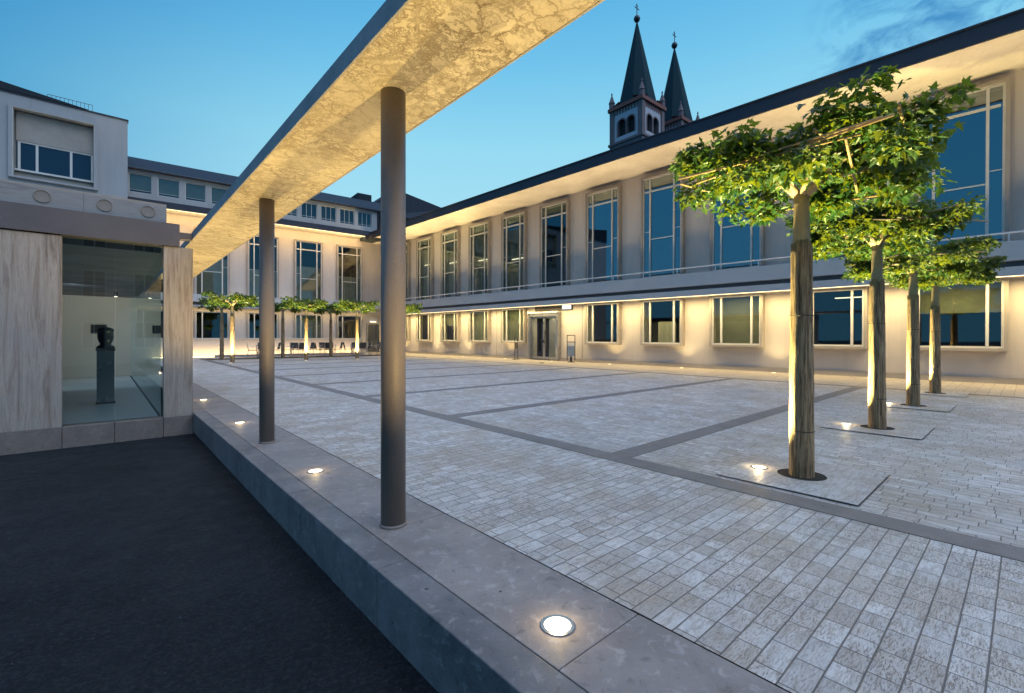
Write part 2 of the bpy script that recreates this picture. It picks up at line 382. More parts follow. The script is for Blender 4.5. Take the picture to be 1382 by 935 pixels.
# ------------------------------------------------------------------ canopy and its columns
cn = empty('concrete_canopy', (1.51, 0, 0))
tag(cn, 'long flat concrete canopy with stained warmly lit underside carried on round columns', 'canopy')
o = MB().box(-.355, .355, -6, 16.5, 3.0, 3.03).build('soffit', M['concrete'], cn)
o = MB().box(-.37, -.356, -6, 16.5, 2.997, 3.125).box(.356, .37, -6, 16.5, 2.997, 3.125).box(-.355, .355, 16.501, 16.515, 2.997, 3.125).build('edge', M['fascia_conc'], cn)
MB().box(-.354, .354, -6, 16.5, 3.031, 3.12).build('roof_slab', M['fascia_conc'], cn)
def make_column():
    t = empty('round_column')
    MB().lathe([(.084, .0), (.084, 2.999)], 40, cap=True).build('shaft', M['column'], t, smooth=False)
    for p in t.children[0].data.polygons: p.use_smooth = len(p.vertices) == 4
    MB().lathe([(.092, 0), (.092, .012), (.086, .02)], 40).build('base_plate', M['column'], t)
    return t
c0 = make_column(); c0.location = (1.5, 2.92, zg(2.92)); c0.scale.z = (3 - zg(2.92)) / 3
tag(c0, 'thick dark bronze column nearest the camera holding up the concrete canopy', 'column', 'columns under the canopy')
c1 = copy_tree(c0); c1.location = (1.5, 6.2, zg(6.2)); c1.scale.z = (3 - zg(6.2)) / 3
tag(c1, 'second dark bronze column farther along the walkway towards the glass pavilion', 'column', 'columns under the canopy')

# ------------------------------------------------------------------ windows
def wall_open(mb, x0, x1, z0, z1, y0, y1, ops):
    xs = sorted({x0, x1, *[v for o in ops for v in (o[0], o[1])]}); xs = [x for x in xs if x0 <= x <= x1]
    for a, b in zip(xs[:-1], xs[1:]):
        m = (a + b) / 2; zz = sorted([(o[2], o[3]) for o in ops if o[0] < m < o[1]]); z = z0
        for c, d in zz:
            if c > z: mb.box(a, b, y0, y1, z, c)
            z = d
        if z < z1: mb.box(a, b, y0, y1, z, z1)
    return mb
def make_window(w, z0, z1, transom, proj, glassm, mull=(.19, .81)):
    """window part around local x=0: casing, then frame, pane, blind as sub-parts"""
    h = w / 2; c = .085
    cs = MB().box(-h - c, -h, 0.0, proj, z0 - c, z1 + c).box(h, h + c, 0.0, proj, z0 - c, z1 + c)
    cs.box(-h, h, 0.0, proj, z1, z1 + c).box(-h, h, 0.0, proj + .03, z0 - c, z0)
    win = cs.build('window', M['casing'])
    f = MB(); t = .055; ya, yb = proj - .13, proj - .06
    f.box(-h, -h + t, ya, yb, z0, z1).box(h - t, h, ya, yb, z0, z1).box(-h + t, h - t, ya, yb, z1 - t, z1).box(-h + t, h - t, ya, yb, z0, z0 + t)
    cuts = [-h + t] + [-h + w * m for m in mull] + [h - t]
    for m in mull: f.box(-h + w * m - .035, -h + w * m + .035, ya, yb + .012, z0 + t, z1 - t)
    if transom:
        zt = z1 - (z1 - z0) * .135
        for a, b in zip(cuts[:-1], cuts[1:]): f.box(a + .036, b - .036, ya, yb - .004, zt - .035, zt + .035)
        za = z0 + (z1 - z0) * .46; zb_ = z0 + (z1 - z0) * .38
        f.box(cuts[0] + .001, cuts[1] - .036, ya + .02, yb - .03, za, za + .022).box(cuts[2] + .036, cuts[3], ya + .02, yb - .03, za, za + .022)
        f.box(cuts[1] + .036, cuts[2] - .036, ya + .01, yb - .02, zb_, zb_ + .04)
    f.build('frame', M['frame'], win)
    pa = MB().poly([(-h + .02, ya + .03, z0 + .02), (h - .02, ya + .03, z0 + .02), (h - .02, ya + .03, z1 - .02), (-h + .02, ya + .03, z1 - .02)])
    pa.build('pane', glassm, win)
    return win
def add_blind(win, w, z0, z1, y=-.12, mat='blind', x0=None, x1=None):
    h = w / 2; x0 = -h if x0 is None else x0; x1 = h if x1 is None else x1; mb = MB(); n = 26
    for i in range(n):
        a = x0 + (x1 - x0) * i / n; b = x0 + (x1 - x0) * (i + 1) / n
        wob = (lambda u: .018 * math.sin(u * 37) + .01 * math.sin(u * 91)) if mat == 'curtain' else (lambda u: 0)
        mb.poly([(a, y + wob(a), z0), (b, y + wob(b), z0), (b, y + wob(b), z1), (a, y + wob(a), z1)])
    mb.build('curtain' if mat == 'curtain' else 'blind', M[mat], win)

# ------------------------------------------------------------------ right building (along the courtyard)
ang = math.atan2(DR.y, DR.x)
rb = empty('museum_building', tuple(PR0), (0, -RAMP, ang))
tag(rb, 'long two storey beige building with tall upper windows, balcony ledge and wide lit eaves', 'building')
KU = [1.4 + 3.2 * i for i in range(-1, 11)]
LOW = [k for k in KU if abs(k - 17.4) > .5]
UW, UZ0, UZ1, LZ0, LZ1 = 1.86, 4.02, 8.58, 1.0, 2.96
ops = [(k - UW / 2, k + UW / 2, UZ0, UZ1) for k in KU] + [(k - UW / 2, k + UW / 2, LZ0, LZ1) for k in LOW] + [(17.15, 19.08, .06, 2.46)]
wall_open(MB(), -6.5, 36.15, -.4, 9.0, -.3, 0, ops).build('wall', M['wall'], rb)
# dim rooms behind the windows
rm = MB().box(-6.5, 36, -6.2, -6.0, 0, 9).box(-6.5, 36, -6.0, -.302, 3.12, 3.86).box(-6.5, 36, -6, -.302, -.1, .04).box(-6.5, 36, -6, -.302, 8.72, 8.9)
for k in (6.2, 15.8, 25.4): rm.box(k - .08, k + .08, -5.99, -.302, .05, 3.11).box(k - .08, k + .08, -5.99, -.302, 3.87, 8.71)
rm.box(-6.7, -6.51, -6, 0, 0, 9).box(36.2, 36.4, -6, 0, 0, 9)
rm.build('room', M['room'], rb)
# soffit, fascia, roof
EO = 2.5
MB().box(-6.5, 36.15 - EO, .001, EO - .06, 8.93, 9.0).box(36.152 - EO, 36.15, .001, 1.4, 8.93, 9.0).build('eave_soffit', M['soffit'], rb)
MB().box(-6.5, 34.4, EO - .058, EO, 8.9, 9.34).build('fascia', M['fascia'], rb)
MB().box(-6.5, 34.4, EO - .03, EO + .045, 9.341, 9.39).build('gutter', M['fascia'], rb)
MB().box(-6.5, 36.15, -9, EO - .062, 9.002, 9.3).build('roof', M['slate'], rb)
MB().box(-6.5, 36.1, .004, .10, -.3, .16).build('skirting', M['casing'], rb)
# balcony ledge with rail, dark recess and lit cornice below
bal = MB().box(-6.5, 35.4, .001, .8, 3.42, 3.96).build('balcony', M['ledge'], rb)
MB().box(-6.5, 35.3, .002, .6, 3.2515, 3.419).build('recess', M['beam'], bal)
rl = MB().tube((-6.5, .72, 4.2), (35.2, .72, 4.2), .03, n=8)
rl.build('handrail', M['rail'], bal)
for i in range(27):
    MB().tube((-6.0 + i * 1.6, .72, 3.955), (-6.0 + i * 1.6, .72, 4.185), .02, n=6).build('rail_post', M['rail'], bal)
MB().box(-6.5, 35.35, .003, .84, 3.0, 3.25).build('cornice', M['ledge'], rb)
MB().box(-6.5, 35.3, .77, .79, 2.988, 2.9985).build('light_strip', M['led'], rb)
# windows
wu = make_window(UW, UZ0, UZ1, True, .27, M['glass']); wuf = make_window(UW, UZ0, UZ1, True, .27, M['glass_far']); wl = make_window(UW, LZ0, LZ1, False, .27, M['glass_low'], (.18, .8))
def wtree(proto, first, k, parent):
    o = proto if first else copy_tree(proto); o.parent = parent; o.location = (k, 0, 0); return o
U = [wtree(wuf if k > 16 else wu, False, k, rb) for k in KU]; Lw = [wtree(wl, False, k, rb) for k in LOW]
for i, w in enumerate(U):
    if i in (2, 3, 4): add_blind(w, UW, UZ0, UZ0 + 1.75, -.2)
    if i in (0, 7, 8, 9, 10, 11): add_blind(w, UW, UZ0, UZ1 - (0, .65, 0)[i % 3], -.25)
for i, w in enumerate(Lw):
    if i == 4: add_blind(w, UW, LZ0, 2.0, -.18, 'curtain', -.5, .35)
    if i in (3, 6, 7): add_blind(w, UW, LZ0, LZ1, -.2)
    if i in (1, 8, 10): add_blind(w, UW, LZ1 - .9, LZ1, -.2)
for k, z in ((20.6, 6.0), (23.8, 6.3), (27., 6.5), (30.2, 6.7)):
    MB().box(k - .6, k + .5, -.2, -.17, z, z + .05).build('ceiling_lamp', M['tube'], rb)
for k in (4.6, 26.9, 31.0):
    MB().box(k - .6, k + .3, -2.0, -1.9, 2.8, 2.84).build('ceiling_lamp', M['tube'], rb)
# entrance door: frame, two glazed leaves, canopy box
dr = MB().box(17.0, 17.15, .0, .3, .05, 2.62).box(19.08, 19.23, .0, .3, .05, 2.62).box(17.15, 19.08, .0, .3, 2.44, 2.62).build('door', M['steel'], rb)
for a, b in ((17.16, 18.1), (18.13, 19.07)):
    lf = MB().box(a, a + .07, .12, .17, .06, 2.43).box(b - .07, b, .12, .17, .06, 2.43).box(a + .07, b - .07, .12, .17, 2.34, 2.43).box(a + .07, b - .07, .12, .17, .06, .18).build('door_leaf', M['steel'], dr)
    MB().poly([(a + .06, .145, .17), (b - .06, .145, .17), (b - .06, .145, 2.35), (a + .06, .145, 2.35)]).build('pane', M['glass_low'], dr)
MB().tube((18.03, .21, .9), (18.03, .21, 1.5), .014, n=8).tube((18.03, .16, 1.0), (18.03, .21, 1.0), .01).tube((18.03, .16, 1.4), (18.03, .21, 1.4), .01).build('handle', M['darkmetal'], dr)
MB().box(16.9, 19.3, -1.7, -1.6, .05, 3.1).build('lobby_fill_wall', M['showwall'], rb); strip(PR(17.4, -.8, 2.85), PR(18.9, -.8, 2.85), .1, (.1, 0, -1), 40, (1, .86, .6), 170); MB().box(17.3, 18.9, -1.2, -1.1, 2.9, 2.95).build('ceiling_lamp', M['tube'], rb)  # unseen pale wall and lamps added to brighten the view through the door
MB().box(16.98, 19.25, .0, .36, 2.622, 2.7).build('door_head', M['ledge'], dr)
tw = MB().box(16.2, 18.9, .001, .09, 2.75, 3.03).build('transom_light', M['darkmetal'], rb)
MB().box(16.25, 16.85, .091, .1, 2.80, 2.99).build('lit_panel', M['lampbox'], tw)
# vertical wall joints (thin strips on the render)
MB().box(22.25, 22.28, .002, .012, .17, 3.0).box(15.55, 15.58, .002, .012, .17, 3.0).build('wall_joint', M['casing'], rb)
# lamps: strip below the balcony, weak strip on top of the balcony washing the eaves
strip(PR(-6, .8, 2.98), PR(16, .8, 2.98), .04, (.18, 0, -1), 600, (1, .755, .33), 155)
strip(PR(16, .8, 2.98), PR(35, .8, 2.98), .04, (.18, 0, -1), 600, (1, .755, .32), 155)
strip(PR(-6, .87, 3.98), PR(34.5, .87, 3.98), .05, (-.36, 0, 1), 760, (1, .74, .38), 100)
strip(PR(21, .87, 3.98), PR(34.5, .87, 3.98), .05, (-.42, 0, 1), 170, (1, .72, .28), 104)

# ------------------------------------------------------------------ far building (closing the courtyard)
angb = math.atan2(DB.y, DB.x)
bb = empty('far_building', tuple(CB), (0, 0, angb))
tag(bb, 'beige building closing the courtyard, with glowing eave line and ribbon windows above', 'building')
BU = [3.16 + 3.09 * i for i in range(0, 6)]; BW = 1.88
bops = [(k - BW / 2, k + BW / 2, 4.1, 8.66) for k in BU] + [(k - BW / 2, k + BW / 2, 1.15, 3.12) for k in BU] + [(.65, 1.75, .2, 2.62)]
wall_open(MB(), -.0, 26, -.4, 9.438, -.3, 0, bops).build('wall', M['wall'], bb)
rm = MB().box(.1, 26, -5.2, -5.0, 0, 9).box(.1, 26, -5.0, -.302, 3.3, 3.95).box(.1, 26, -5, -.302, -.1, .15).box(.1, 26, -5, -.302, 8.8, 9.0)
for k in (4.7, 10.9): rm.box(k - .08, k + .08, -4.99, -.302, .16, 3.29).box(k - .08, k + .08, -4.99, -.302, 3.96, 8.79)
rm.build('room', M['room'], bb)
wu2 = make_window(BW, 4.1, 8.66, True, .2, M['glass_low']); wl2 = make_window(BW, 1.15, 3.12, False, .2, M['glass_low'], (.2, .8))
for i, k in enumerate(BU):
    a = wtree(wu2, False, k, bb); b = wtree(wl2, False, k, bb)
    if i in (0, 1, 2, 3): add_blind(a, BW, 4.1, 6.3 + .5 * (i % 2), -.2)
    if i == 1: add_blind(b, BW, 1.15, 3.1, -.2)
for pr in (wu, wuf, wl, wu2, wl2):
    for ch in list(pr.children): bpy.data.objects.remove(ch)
    bpy.data.objects.remove(pr)
MB().box(.8, 26, .001, .8, 3.74, 4.24).build('balcony', M['ledge'], bb)
bal2 = bb.children[-1]
rl = MB().tube((.8, .72, 4.44), (26, .72, 4.44), .02, n=6); rl.build('handrail', M['rail'], bal2)
for i in range(13): MB().tube((1.6 + i * 1.55, .72, 4.235), (1.6 + i * 1.55, .72, 4.43), .013, n=6).build('rail_post', M['rail'], bal2)
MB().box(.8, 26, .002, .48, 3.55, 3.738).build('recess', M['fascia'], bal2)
MB().box(.7, 26, .003, .6, 3.42, 3.548).build('cornice', M['ledge'], bb)
EB = 1.3
MB().box(1.2, 26, .001, EB - .052, 9.44, 9.52).build('eave_soffit', M['soffit'], bb)
MB().box(1.2, 26, EB - .05, EB + .02, 9.5, 9.86).build('fascia', M['fascia'], bb)
MB().box(1.2, 26, EB - .08, EB - .06, 9.42, 9.438).build('light_strip', M['led'], bb)
top = MB(); ZW0, ZW1 = 10.18, 11.34
RW = [2.35 + 1.385 * i for i in range(13)]
wall_open(top, 1.35, 26, 9.862, 11.62, -.2 + EB - .1, EB, [(k - .55, k + .55, ZW0, ZW1) for k in RW])
top.build('top_storey_wall', M['white'], bb)
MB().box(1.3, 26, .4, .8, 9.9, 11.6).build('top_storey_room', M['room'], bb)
for i, k in enumerate(RW):
    w = MB().box(k - .55, k - .51, EB - .15, EB - .09, ZW0, ZW1).box(k + .51, k + .55, EB - .15, EB - .09, ZW0, ZW1).box(k - .51, k + .51, EB - .15, EB - .09, ZW1 - .05, ZW1).box(k - .51, k + .51, EB - .15, EB - .09, ZW0, ZW0 + .05)
    if i < 5: w.box(k - .19, k - .165, EB - .14, EB - .1, ZW0 + .05, ZW1 - .05).box(k + .165, k + .19, EB - .14, EB - .1, ZW0 + .05, ZW1 - .05)
    w.box(k - .505, k + .505, EB - .08, EB - .07, ZW0 + .16, ZW0 + .18)
    w = w.build('top_window', M['frame'], bb)
    MB().poly([(k - .53, EB - .13, ZW0), (k + .53, EB - .13, ZW0), (k + .53, EB - .13, ZW1), (k - .53, EB - .13, ZW1)]).build('pane', M['glass_far'], w)
    if i >= 4:
        MB().poly([(k - .53, EB - .17, ZW0 + .2), (k + .53, EB - .17, ZW0 + .2), (k + .53, EB - .17, ZW1), (k - .53, EB - .17, ZW1)]).build('blind', M['blind'], w)
rf = MB(); e = EB + .25
rf.poly([(1.2, e, 11.64), (26, e, 11.64), (26, -4, 13.9), (-3, -4, 13.9)]).poly([(1.2, e, 11.64), (-3, -4, 13.9), (-3, -9, 11.0), (1.2, -.5, 11.0)])
rf.build('roof', M['slate'], bb)
MB().box(1.15, 26, EB - .01, e + .02, 11.55, 11.632).build('gutter', M['fascia'], bb)
MB().tube((1.28, EB + .06, 9.9), (1.28, EB + .06, 11.55), .06).build('downpipe', M['slate'], bb)
d2 = MB().box(.65, .72, 0, .12, .2, 2.62).box(1.68, 1.75, 0, .12, .2, 2.62).box(.72, 1.68, 0, .12, 2.5, 2.62).build('door', M['steel'], bb)
MB().poly([(.7, .05, .2), (1.7, .05, .2), (1.7, .05, 2.52), (.7, .05, 2.52)]).build('pane', M['glass_low'], d2)
MB().tube((1.6, .15, .95), (1.6, .15, 1.4), .015).tube((1.6, .05, 1.0), (1.6, .15, 1.0), .01).build('handle', M['darkmetal'], d2)
MB().box(1.0, 1.5, .13, .2, 2.66, 2.74).build('door_lamp', M['tube'], bb)
strip(PB(1.3, EB - .12, 9.38), PB(25, EB - .12, 9.38), .04, (.05, .5, -1), 370, (1, .66, .28), 170)
strip(PB(1.3, .9, 8.9), PB(25, .9, 8.9), .04, (0, .3, 1), 110, (1, .68, .28), 170)
strip(PB(2, .5, 3.38), PB(20, .5, 3.38), .05, (0, .3, -1), 90, (1, .74, .36), 170)

# dark slate roofs rising behind the inner corner
cr = empty('slate_roof_building', tuple(CB), (0, 0, angb))
tag(cr, 'dark hipped slate roof rising behind the inner corner of the courtyard', 'building')
r_ = MB(); A = (1.2, -4.5, 12.3); B_ = (-9.5, -3.0, 13.6); C_ = (-9.5, -14, 13.6); D_ = (1.2, -14, 12.3); P = (-2.9, -5.2, 15.95); Q = (-2.9, -11, 15.95)
r_.poly([A, B_, (-8.6, -5.2, 14.9), P]).poly([A, P, Q, D_]).poly([B_, C_, (-8.6, -11, 14.9), (-8.6, -5.2, 14.9)]).poly([D_, Q, (-8.6, -11, 14.9), C_]).poly([P, (-8.6, -5.2, 14.9), (-8.6, -11, 14.9), Q])
r_.build('roof', M['slate'], cr)
MB().box(-9.3, 1.0, -13.8, -4.6, 0, 12.2).build('wall', M['wall'], cr)
MB().box(-.4, .9, -7, -4.55, 12.3, 14.65).build('roof_turret', M['slate'], cr)

# ------------------------------------------------------------------ terrace wall, its low kerb and lamp strip
tl = empty('terrace_wall', tuple(PB(0, 0, 0)), (0, 0, angb))
tag(tl, 'low cream terrace wall washed by bright warm light behind the far tables', 'wall')
MB().box(3.3, 16.6, 2.75, 3.0, 0, 1.27).build('wall_face', M['wall'], tl)
MB().box(3.25, 16.65, 2.7, 3.06, 1.271, 1.345).build('coping', M['ledge'], tl)
MB().box(3.4, 12.6, 3.75, 3.87, .1, .3).build('light_kerb', M['casing'], tl)
MB().box(3.4, 15.6, 3.55, 3.62, .17, .22).build('light_strip', M['led'], tl)
strip(PB(3.5, 3.52, .24), PB(15.6, 3.52, .24), .05, (0, 1, .12), 90, (1, .70, .30), 150)

# ------------------------------------------------------------------ white block on the left
wb = empty('white_building', (0, 34.5, 0))
tag(wb, 'plain white block with one deep framed window rising behind the stone pavilion', 'building')
x0, x1, z0, z1 = -3.45, -.35, 9.65, 13.15
wall_open(MB(), -14, 1.06, 0, 13.84, 0, .4, [(x0, x1, z0, z1)]).box(-14, 1.06, .401, 6, 0, 13.5).build('wall', M['white'], wb)
w = MB().box(x0 - .14, x0, -.16, 0.399, z0 - .1, z1 + .14).box(x1, x1 + .14, -.16, .399, z0 - .1, z1 + .14).box(x0, x1, -.16, .399, z1, z1 + .14).box(x0, x1, -.16, .399, z0 - .1, z0).build('window', M['white'], wb)
f = MB(); zz0, zz1 = z0 + .45, z0 + 1.85
for a in (x0 + .2, x0 + .85, x1 - .95, x1 - .1): f.box(a - .05, a + .05, .3, .36, zz0, zz1)
f.box(x0 + .15, x1 - .05, .29, .37, zz1, zz1 + .08).box(x0 + .05, x1 - .02, .2, .37, zz0 - .1, zz0).build('frame', M['frame'], w)
MB().poly([(x0 + .1, .33, zz0), (x1 - .05, .33, zz0), (x1 - .05, .33, zz1), (x0 + .1, .33, zz1)]).build('pane', M['glass_dark'], w)
MB().box(x0 + .1, x1 - .02, .26, .35, zz1 + .082, z1 - .1).build('shutter_box', M['casing'], w)
MB().box(x0 + .001, x0 + .03, -.155, .258, z0 + .001, z1 - .001).box(x1 - .03, x1 - .001, -.155, .258, z0 + .001, z1 - .001).box(x0 + .031, x1 - .031, -.155, .258, z1 - .03, z1 - .001).build('glow_tinted_reveal', M['soffit'], w)  # tan lining colour stands in for warm lamplight inside the recess
MB().box(x0, x1, .34, .398, z0 + .001, zz0 - .101).build('parapet_panel', M['casing'], w)
MB().box(-14, 1.1, -.06, .5, 13.842, 13.9).build('coping', M['fascia'], wb)
MB().poly([(-14, -.12, 15.6), (-14, -.1, 13.91), (-.6, -.1, 13.91), (-5.2, -.12, 14.45)]).poly([(-14, -.12, 15.6), (-5.2, -.12, 14.45), (-.6, -.1, 13.91), (-.6, 6, 13.91), (-14, 6, 16.)]).build('roof', M['slate'], wb)
g = MB(); 
for i in range(12): g.tube((-2.2 + i * .16, .1, 13.9), (-2.2 + i * .16, .1, 14.28), .012, n=4)
g.tube((-2.2, .1, 14.28), (-.44, .1, 14.28), .015, n=4); g.build('roof_railing', M['darkmetal'], wb)

# ------------------------------------------------------------------ pavilion
pv = empty('glass_pavilion', (0, 9.42, 0))
tag(pv, 'low travertine pavilion with glass corner, dark fascia beam and a bust inside', 'pavilion')
pl = MB()
for a, b in ((-6.2, -4.4), (-4.394, -2.7), (-2.694, -1.1 - .45), (-1.544, -.453), (-.447, .13), (.136, .737), (.743, 1.14)): pl.box(a, b, 0, .32, -.33, 0.0)
pl.build('plinth', M['plinth'], pv, bevel=.004)
MB().box(-6.2, -2.2, -.0, .14, .002, 2.81).box(-2.196, -.452, 0, .14, .002, 2.81).build('wall_panel', M['trav'], pv, bevel=.003)
MB().box(.742, 1.14, 0, .16, .002, 2.825).build('pier', M['trav'], pv, bevel=.004)
MB().box(-6.3, .955, -.03, .3, 2.83, 3.2).box(.955, 1.138, .06, .24, 2.98, 3.09).build('beam', M['beam'], pv)
pp = MB().box(-6.3, -.22, .12, .3, 3.202, 3.53).box(-.214, .79, .12, .3, 3.202, 3.53).build('parapet', M['trav_h'], pv)
for x in (-.66, .02, .55):
    d = MB(); d.lathe([(.0955, 0), (.0955, .012), (.083, .014), (.08, .004)], 28)
    q = d.build('porthole', M['disc'], pv); q.rotation_euler = (R(90), 0, 0); q.location = (x, .121, 3.375)
MB().box(-6.3, .955, .301, 12.2, 2.83, 3.1).build('roof', M['slate'], pv)
MB().box(-6.2, .7, .33, 12, -.3, -.004).build('floor', M['showfloor'], pv)
MB().box(-6.2, .735, 11.6, 11.8, .0, 2.829).box(-6.2, -6.0, .34, 11.59, 0, 2.829).box(-3.2, -3.0, .34, 11.59, 0, 2.829).build('inner_wall', M['showwall'], pv)
MB().box(-2.99, .735, .31, 11.59, 2.74, 2.829).build('ceiling', M['fascia'], pv)
gl = MB().poly([(-.448, .09, .004), (.14, .09, .004), (.14, .09, 2.828), (-.448, .09, 2.828)]).poly([(.146, .09, .004), (.739, .09, .004), (.739, .09, 2.828), (.146, .09, 2.828)]).build('front_pane', M['glass_show'], pv)
for a, b in ((.2, 3.3), (3.306, 6.4), (6.406, 9.3), (9.306, 11.6)):
    MB().poly([(.72, a, .004), (.72, b, .004), (.72, b, 2.739), (.72, a, 2.739)]).build('side_pane', M['glass_side'], pv)
MB().box(-.3, .1, 11.54, 11.597, 1.5, 1.78).build('wall_plaque', M['black'], pv)
dl = MB().tube((.3, 9.5, 2.74), (.3, 9.5, 2.62), .05, n=16).build('ceiling_lamp', M['darkmetal'], pv)
MB().tube((.3, 9.5, 2.615), (.3, 9.5, 2.61), .042, n=16).build('bulb', M['lens'], dl)
spot((.3, 18.92, 2.59), (-.2, 20.9, 1.2), 85, 150, (1, .8, .56), .05)
spot((-.6, 16.5, 2.6), (-.5, 19.5, .6), 100, 165, (.85, .95, 1.), .05)  # cool fill lamp added to brighten the floor, no fixture of its own

pd = empty('pedestal', (.04, 12.45, -.004))
tag(pd, 'slim dark glassy pedestal carrying a bust inside the glass pavilion', 'pedestal')
MB().box(-.135, .135, -.135, .135, .03, 1.06).build('body', M['pedestal'], pd, bevel=.004)
MB().box(-.15, .15, -.15, .15, 0, .029).build('base', M['darkmetal'], pd)
MB().box(-.15, .15, -.15, .15, 1.061, 1.1).build('top_plate', M['darkmetal'], pd)
bu = MB(); n = 20
prof = [(.13, .0), (.135, .03), (.115, .06), (.1, .09), (.115, .12), (.145, .17), (.158, .24), (.158, .31), (.152, .37), (.165, .385), (.165, .41), (.15, .44), (.1, .465), (.02, .475)]
bu.lathe(prof, n)
bo = bu.build('bronze_bust', M['bronze'], None, smooth=True, loc=(.04, 12.45, 1.097)); bo.scale = (.88, .88, .92)
tag(bo, 'dark bronze bust of a head standing on the pedestal in the glass pavilion', 'sculpture')
for v in bo.data.vertices:   # shape a head: narrower side to side, brow, nose and chin towards the window
    x, y, z = v.co
    if z > .11: v.co.x = x * .9
    if y < -.05 and abs(x) < .05:
        if .25 < z < .31: v.co.y -= .035 * (1 - abs(x) / .05)
        if .33 < z < .35: v.co.y -= .012
    if y < 0 and .17 < z < .2: v.co.y -= .02
    if z < .06: v.co.x = x * 1.25

# ------------------------------------------------------------------ trees
def leaf_geo(mb, p, size, yaw, pitch, roll, fold):
    half = [(0, 0), (.12, -.07), (.46, .0), (.25, .18), (.6, .52), (.24, .42), (.2, .6), (0, 1.02)]
    m = Matrix.Translation(p) @ Matrix.Rotation(yaw, 4, 'Z') @ Matrix.Rotation(pitch, 4, 'X') @ Matrix.Rotation(roll, 4, 'Y')
    k = len(mb.v); c, s = math.cos(fold), math.sin(fold)
    L = [m @ Vector((x * c * size, y * size - .1 * size * y * y, x * s * size - .28 * size * y * y)) for x, y in half]
    Rr = [m @ Vector((-x * c * size, y * size - .1 * size * y * y, x * s * size - .28 * size * y * y)) for x, y in half[1:-1]]
    mb.v += [tuple(q) for q in L + Rr]; nL = len(L)
    mb.f.append(tuple(range(k, k + nL)))
    mb.f.append(tuple([k, k + nL - 1] + [k + nL + i for i in reversed(range(len(Rr)))]))
def make_tree(seed, nleaf, wrap_h=2.18, size=(.046, .096), rad=.9, zlo=2.6, zhi=3.12, canes=True, branch=True):
    rnd = random.Random(seed); t = empty('plane_tree')
    tr = MB(); tr.lathe([(.085, 0), (.078, 1.2), (.072, wrap_h), (.066, 2.4), (.062, 2.55), (.07, 2.66)], 14)
    tips = []
    nb = 7
    for i in range(nb):
        a = 2 * math.pi * i / nb + rnd.uniform(-.3, .3)
        p0 = Vector((0, 0, 2.6)); p1 = p0 + Vector((math.cos(a) * .2, math.sin(a) * .2, .2 + rnd.uniform(-.03, .05)))
        p2 = Vector((math.cos(a + rnd.uniform(-.2, .2)) * .65, math.sin(a) * .65, 2.9 + rnd.uniform(-.05, .08)))
        p3 = Vector((math.cos(a) * rad * .88, math.sin(a) * rad * .88, 2.95 + rnd.uniform(-.1, .15)))
        tr.tube(p0, p1, .035, .026, 7).tube(p1, p2, .026, .018, 7).tube(p2, p3, .018, .007, 6); tips += [p2, p3]
        for j in range(3):
            q = p1.lerp(p3, .35 + .28 * j); b = a + rnd.choice((-1, 1)) * rnd.uniform(.5, 1.)
            e = q + Vector((math.cos(b) * .3, math.sin(b) * .3, rnd.uniform(.0, .15))); tr.tube(q, e, .01, .004, 5); tips.append(e)
    tr.build('trunk', M['bark'], t, smooth=True)
    wr = MB(); nn = 30; prof = []
    zs = [0.0] + [wrap_h * (i + 1) / 26 for i in range(26)]
    for q, z in enumerate(zs):
        for i in range(nn):
            th = 2 * math.pi * i / nn; rr = .104 - .018 * z / wrap_h + .0015 * math.sin(z * 5 + i * 1.7) + rnd.uniform(-.0018, .0018) + .0025 * math.sin(i * 2.4)
            wr.v.append((rr * math.cos(th), rr * math.sin(th), z + (rnd.uniform(-.035, .035) if q == len(zs) - 1 else 0)))
    for q in range(len(zs) - 1):
        for i in range(nn):
            j = (i + 1) % nn; wr.f.append((q * nn + i, q * nn + j, (q + 1) * nn + j, (q + 1) * nn + i))
    wr.f.append(tuple((len(zs) - 1) * nn + i for i in range(nn)))
    w = wr.build('bark_wrap', M['wrap'], t, smooth=True)
    for z in (.42, 1.5): q_ = .109 - .018 * z / wrap_h; MB().lathe([(q_, z), (q_ + .0015, z + .004), (q_, z + .008)], 30, cap=False).build('tie', M['tie'], w)
    if canes:
        for i in range(12):
            a = (i % 2) * 1.571 + rnd.uniform(-.22, .22); d = Vector((math.cos(a), math.sin(a), rnd.uniform(-.06, .06))); off = Vector((-d.y, d.x, 0)) * rnd.uniform(-.85, .85)
            c = off + Vector((0, 0, 2.86 + rnd.uniform(-.06, .14) - (.12 if i > 8 else 0))) + d * rnd.uniform(-.25, .25); ln = rnd.uniform(.45, .8) if i < 9 else rnd.uniform(.3, .7)
            MB().tube(c - d * ln, c + d * ln, .0105, n=7).build('cane', M['cane'], t, smooth=True)
    cr_ = MB(); clumps = list(tips)
    while len(clumps) < 74:
        a = rnd.uniform(0, 2 * math.pi); r = rad * math.sqrt(rnd.random()) * (1 + .1 * math.sin(3 * a + seed) + .08 * math.sin(5 * a))
        clumps.append(Vector((r * math.cos(a), r * math.sin(a), rnd.uniform(zlo + .12, zhi - .12) - .1 * (r / rad) ** 2 + .12 * math.sin(2.3 * a + seed))))
    for i in range(nleaf):
        c = rnd.choice(clumps); p = c + Vector((rnd.gauss(0, .09), rnd.gauss(0, .09), rnd.gauss(.0, .06)))
        rr_ = math.hypot(p.x, p.y)
        if rr_ < .42 and p.z < 2.86 - .25 * rr_: continue
        if p.z > zhi + .07 or rr_ > rad * 1.28: continue
        if p.z < zlo - .02: p.z = zlo + rnd.uniform(0, .12)
        leaf_geo(cr_, p, rnd.uniform(*size), math.atan2(p.y - c.y, p.x - c.x) - 1.571 + rnd.gauss(0, .8), rnd.gauss(-.35, .45), rnd.gauss(0, .4), rnd.uniform(.05, .4))
